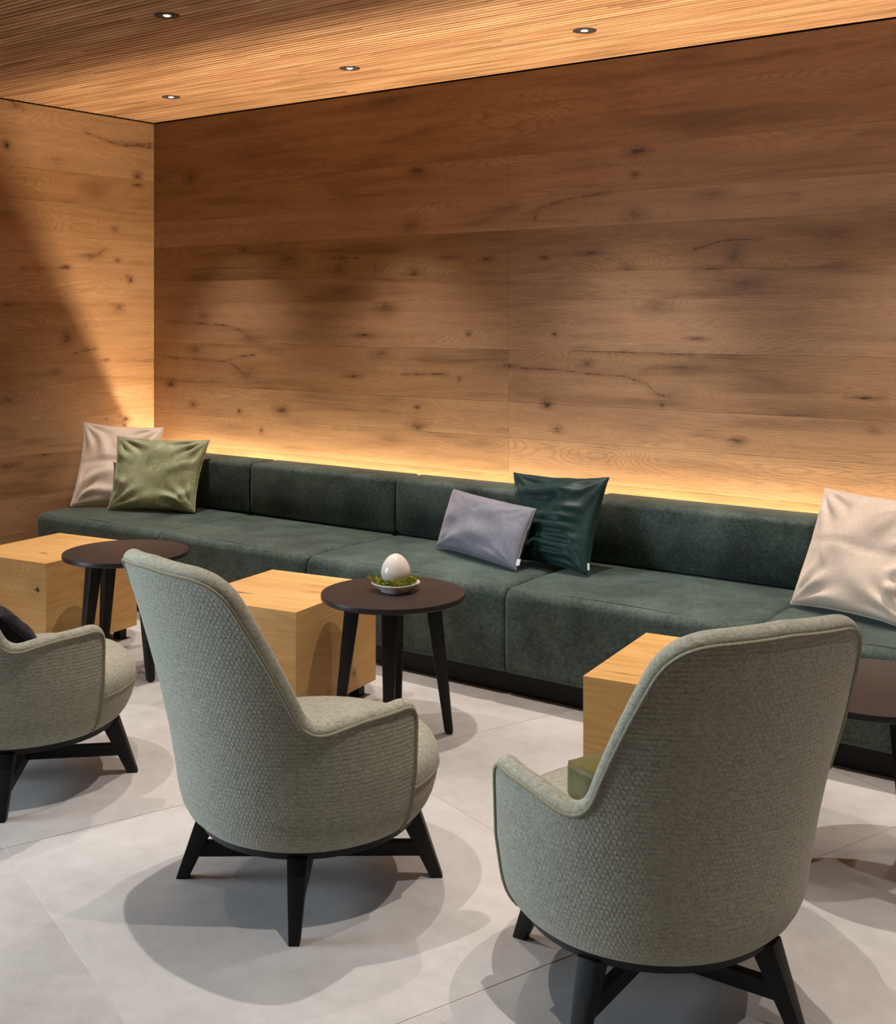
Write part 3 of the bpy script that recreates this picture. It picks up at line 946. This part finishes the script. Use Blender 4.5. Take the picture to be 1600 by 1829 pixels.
def facing(deg): return math.radians(deg) + YAW - PI / 2     # local +y to camera-plane angle
c2 = make_armchair(cam2world(-0.381, 3.283), facing(43), math.radians(2.5), 'grey green lounge armchair in the middle, nothing on its seat')
c1 = make_armchair(cam2world(-1.415, 3.988), facing(48), math.radians(5), 'grey green lounge armchair cut by the left picture edge, with a navy cushion')
c3 = make_armchair(cam2world(0.468, 2.765), facing(113), math.radians(-13), 'grey green lounge armchair at the right, back turned to the camera, olive cushion inside')

# ------------------------------------------------------------ cushions
def make_pillow(name, label, mat, TL, TR, BR, BL, thick, seed, wr=0.006, folds=None, cat='cushion', group=None, pinch=0.07, label_tag=None):
    TL, TR, BR, BL = map(Vector, (TL, TR, BR, BL))
    ctr = (TL + TR + BR + BL) / 4
    nrm = ((TR - BL).cross(TL - BR)).normalized()
    if nrm.y > 0: nrm = -nrm               # front side looks into the room
    N = 44
    rnd = random.Random(seed)
    fl = folds or []
    t = thing(name, label, cat, ctr, 0, group)
    def base(u, v):   # u,v in -1..1, v up
        pu = u * (1 - pinch * (1 - v * v)); pv = v * (1 - pinch * (1 - u * u))
        a, b_ = (pu + 1) / 2, (pv + 1) / 2
        p = BL * (1 - a) * (1 - b_) + BR * a * (1 - b_) + TR * a * b_ + TL * (1 - a) * b_
        return p - ctr
    def height(u, v, side):
        e = max(0, (1 - u * u) * (1 - v * v))
        h = thick / 2 * (e ** 0.42)
        w = mnoise.noise(Vector((u * 1.6 + seed, v * 1.6, side * 7))) * 0.35 * thick * min(1, e * 2) * 0.5
        # radiating creases from the corners and edges
        for cu, cv in ((-1, -1), (1, -1), (1, 1), (-1, 1)):
            du, dv = u - cu, v - cv
            rr = math.hypot(du, dv); an = math.atan2(dv * -cv, du * -cu)
            w += wr * math.sin(an * 13 + seed * cu + 2 * cv) * math.exp(-((rr - 0.45) / 0.33) ** 2) * min(1, e * 6)
        for (u0, v0, u1, v1, amp, wd) in fl:
            ax, ay = u1 - u0, v1 - v0; L = ax * ax + ay * ay
            s = max(0, min(1, ((u - u0) * ax + (v - v0) * ay) / L))
            dd = math.hypot(u - u0 - s * ax, v - v0 - s * ay)
            w += 1.5 * amp * math.exp(-(dd / wd) ** 2) * math.sin(PI * min(1, s * 1.0 + 0.12)) * min(1, e * 8)
        return h + w
    V, F, U = [], [], []
    idx = {}
    for side in (1, -1):
        for j in range(N + 1):
            for i in range(N + 1):
                u = math.sin((i / N * 2 - 1) * PI / 2 * 0.88) / math.sin(PI / 2 * 0.88)
                v = math.sin((j / N * 2 - 1) * PI / 2 * 0.88) / math.sin(PI / 2 * 0.88)
                border = i in (0, N) or j in (0, N)
                if border and side == -1:
                    idx[(side, i, j)] = idx[(1, i, j)]; continue
                p = base(u, v)
                p = p + nrm * (0 if border else side * height(u, v, side))
                if border:
                    p = p + (mnoise.noise(Vector((u * 3, v * 3, seed))) * 0.006) * nrm
                idx[(side, i, j)] = len(V); V.append(p)
        for j in range(N):
            for i in range(N):
                f = (idx[(side, i, j)], idx[(side, i + 1, j)], idx[(side, i + 1, j + 1)], idx[(side, i, j + 1)])
                F.append(f if side == 1 else f[::-1])
    o = mesh_obj('cover', V, F, mat, t, True)
    bmx = bmesh.new(); bmx.from_mesh(o.data); bmesh.ops.recalc_face_normals(bmx, faces=bmx.faces); bmx.to_mesh(o.data); bmx.free()
    ring = [idx[(1, i, 0)] for i in range(N)] + [idx[(1, N, j)] for j in range(N)] + [idx[(1, i, N)] for i in range(N, 0, -1)] + [idx[(1, 0, j)] for j in range(N, 0, -1)]
    tube('seam', [V[i] for i in ring], 0.003, mat, t, 6, True)
    if label_tag:
        u, v = label_tag
        p = base(u, v)
        d = (BR - BL).normalized(); w = (TL - BL).normalized()
        q = [p + d * a + w * c + nrm * 0.004 for a, c in ((0, -0.014), (0.026, -0.010), (0.026, 0.018), (0, 0.014))]
        q2 = [x + nrm * 0.0015 for x in q]
        mesh_obj('care_label', q + q2, [(0, 1, 2, 3), (7, 6, 5, 4), (0, 4, 5, 1), (1, 5, 6, 2), (2, 6, 7, 3), (3, 7, 4, 0)], M_label, t)['label'] = 'white cloth care label'
    return t

make_pillow('throw_cushion', 'cream velvet cushion leaning in the left wall corner behind the sage one', M_cream,
            (-5.955, 4.47, 0.905), (-5.56, 4.74, 0.875), (-5.34, 4.52, 0.455), (-5.76, 4.23, 0.455), 0.13, 3, 0.011,
            [(-1, -.05, 1, 0, -.010, .05), (.55, -1, .5, 1, -.008, .05), (-.6, .9, -.2, -.2, .012, .12), (-.9, -.6, .1, -.2, .018, .12), (-.8, -.8, .4, -.75, .014, .1), (-.1, .5, .5, .0, .009, .08)], group='throw cushions')
make_pillow('throw_cushion', 'sage green velvet cushion at the left end of the bench', M_sage,
            (-5.60, 4.435, 0.845), (-5.115, 4.70, 0.832), (-5.02, 4.50, 0.456), (-5.50, 4.29, 0.456), 0.14, 11, 0.011,
            [(.0, .9, -.25, .0, .012, .07), (.9, .3, .1, -.1, .012, .12), (.35, -.7, .95, -.9, .02, .07), (.9, -.5, .4, -.9, .012, .09), (-.9, .5, -.4, .2, .010, .1), (-.9, -.2, -.6, -.5, .014, .1)], group='throw cushions')
make_pillow('throw_cushion', 'small oblong lilac grey velvet cushion in front of the teal one', M_grey,
            (-3.33, 4.61, 0.715), (-2.735, 4.40, 0.705), (-2.765, 4.285, 0.458), (-3.345, 4.50, 0.462), 0.13, 5, 0.002,
            [(-.1, .7, -.15, .4, -.006, .05)], group='throw cushions', pinch=0.035, label_tag=(0.985, -0.78))
make_pillow('throw_cushion', 'dark teal velvet cushion with horizontal creases behind the grey one', M_teal,
            (-2.97, 4.585, 0.825), (-2.49, 4.605, 0.838), (-2.47, 4.38, 0.456), (-2.90, 4.47, 0.46), 0.14, 9, 0.004,
            [(-.9, .5, .9, .75, .016, .10), (-.3, .0, .9, .05, .013, .07), (-.4, -.2, .9, -.2, .015, .07), (-.2, -.42, .95, -.38, .014, .06), (-.3, -.6, .95, -.62, .016, .07), (-.3, -.8, .9, -.75, .012, .05), (.1, .2, .9, .3, .010, .07)], group='throw cushions', label_tag=(0.93, -0.86))
make_pillow('throw_cushion', 'cream velvet cushion at the right picture edge', M_cream,
            (-1.575, 4.70, 0.862), (-1.09, 4.56, 0.862), (-1.13, 4.264, 0.458), (-1.605, 4.40, 0.456), 0.17, 17, 0.011,
            [(-1, .03, 1, -.1, -.008, .04), (-.25, .9, -.3, .1, .008, .08), (.9, .9, .1, .1, .016, .1), (.7, .9, .0, .3, .012, .08), (.95, .2, .4, .0, .012, .09), (.95, -.2, .5, -.45, .02, .09), (.95, -.45, .5, -.7, .018, .08), (-.6, -.1, -.4, -.5, .008, .05)], group='throw cushions')

def chair_pt(c, x, y_, z):
    return c.matrix_basis @ Vector((x, y_, z))
for c in (c1, c2, c3): c.matrix_basis
bpy.context.view_layer.update()
P = lambda c, x, y_, z: tuple(c.matrix_world @ Vector((x, y_, z)))
make_pillow('throw_cushion', 'navy velvet cushion on the seat of the left armchair', M_navy,
            P(c1, -0.15, -0.235, 0.66), P(c1, 0.21, -0.20, 0.61), P(c1, 0.24, -0.04, 0.435), P(c1, -0.15, -0.07, 0.435), 0.13, 21, 0.003, group='throw cushions')
oc = thing('throw_cushion', 'olive velvet box cushion peeping past the back of the right armchair', 'cushion', P(c3, 0.0, -0.02, 0.426), c3.rotation_euler.z + math.radians(8), 'throw cushions')
b = box_bm(-0.16, 0.16, -0.13, 0.13, 0.0, 0.088, 0.016, 3)
bmesh.ops.subdivide_edges(b, edges=list(b.edges), cuts=5, use_grid_fill=True)
for v in b.verts:
    v.co += Vector((1, 1, 1)) * 0.006 * mnoise.noise(v.co * 26) + Vector((0, 0, 0.02 * (1 - (v.co.x / 0.16) ** 2) * (1 - (v.co.y / 0.13) ** 2) if v.co.z > 0.05 else 0))
    if v.co.z < 0.03: v.co.z = max(v.co.z, 0.0)
bm_obj('cover', b, M_olive, oc)
tube('seam', [(-.153, -.123, .083), (.153, -.123, .083), (.153, .123, .083), (-.153, .123, .083)], 0.0022, M_olive, oc, 6, True)
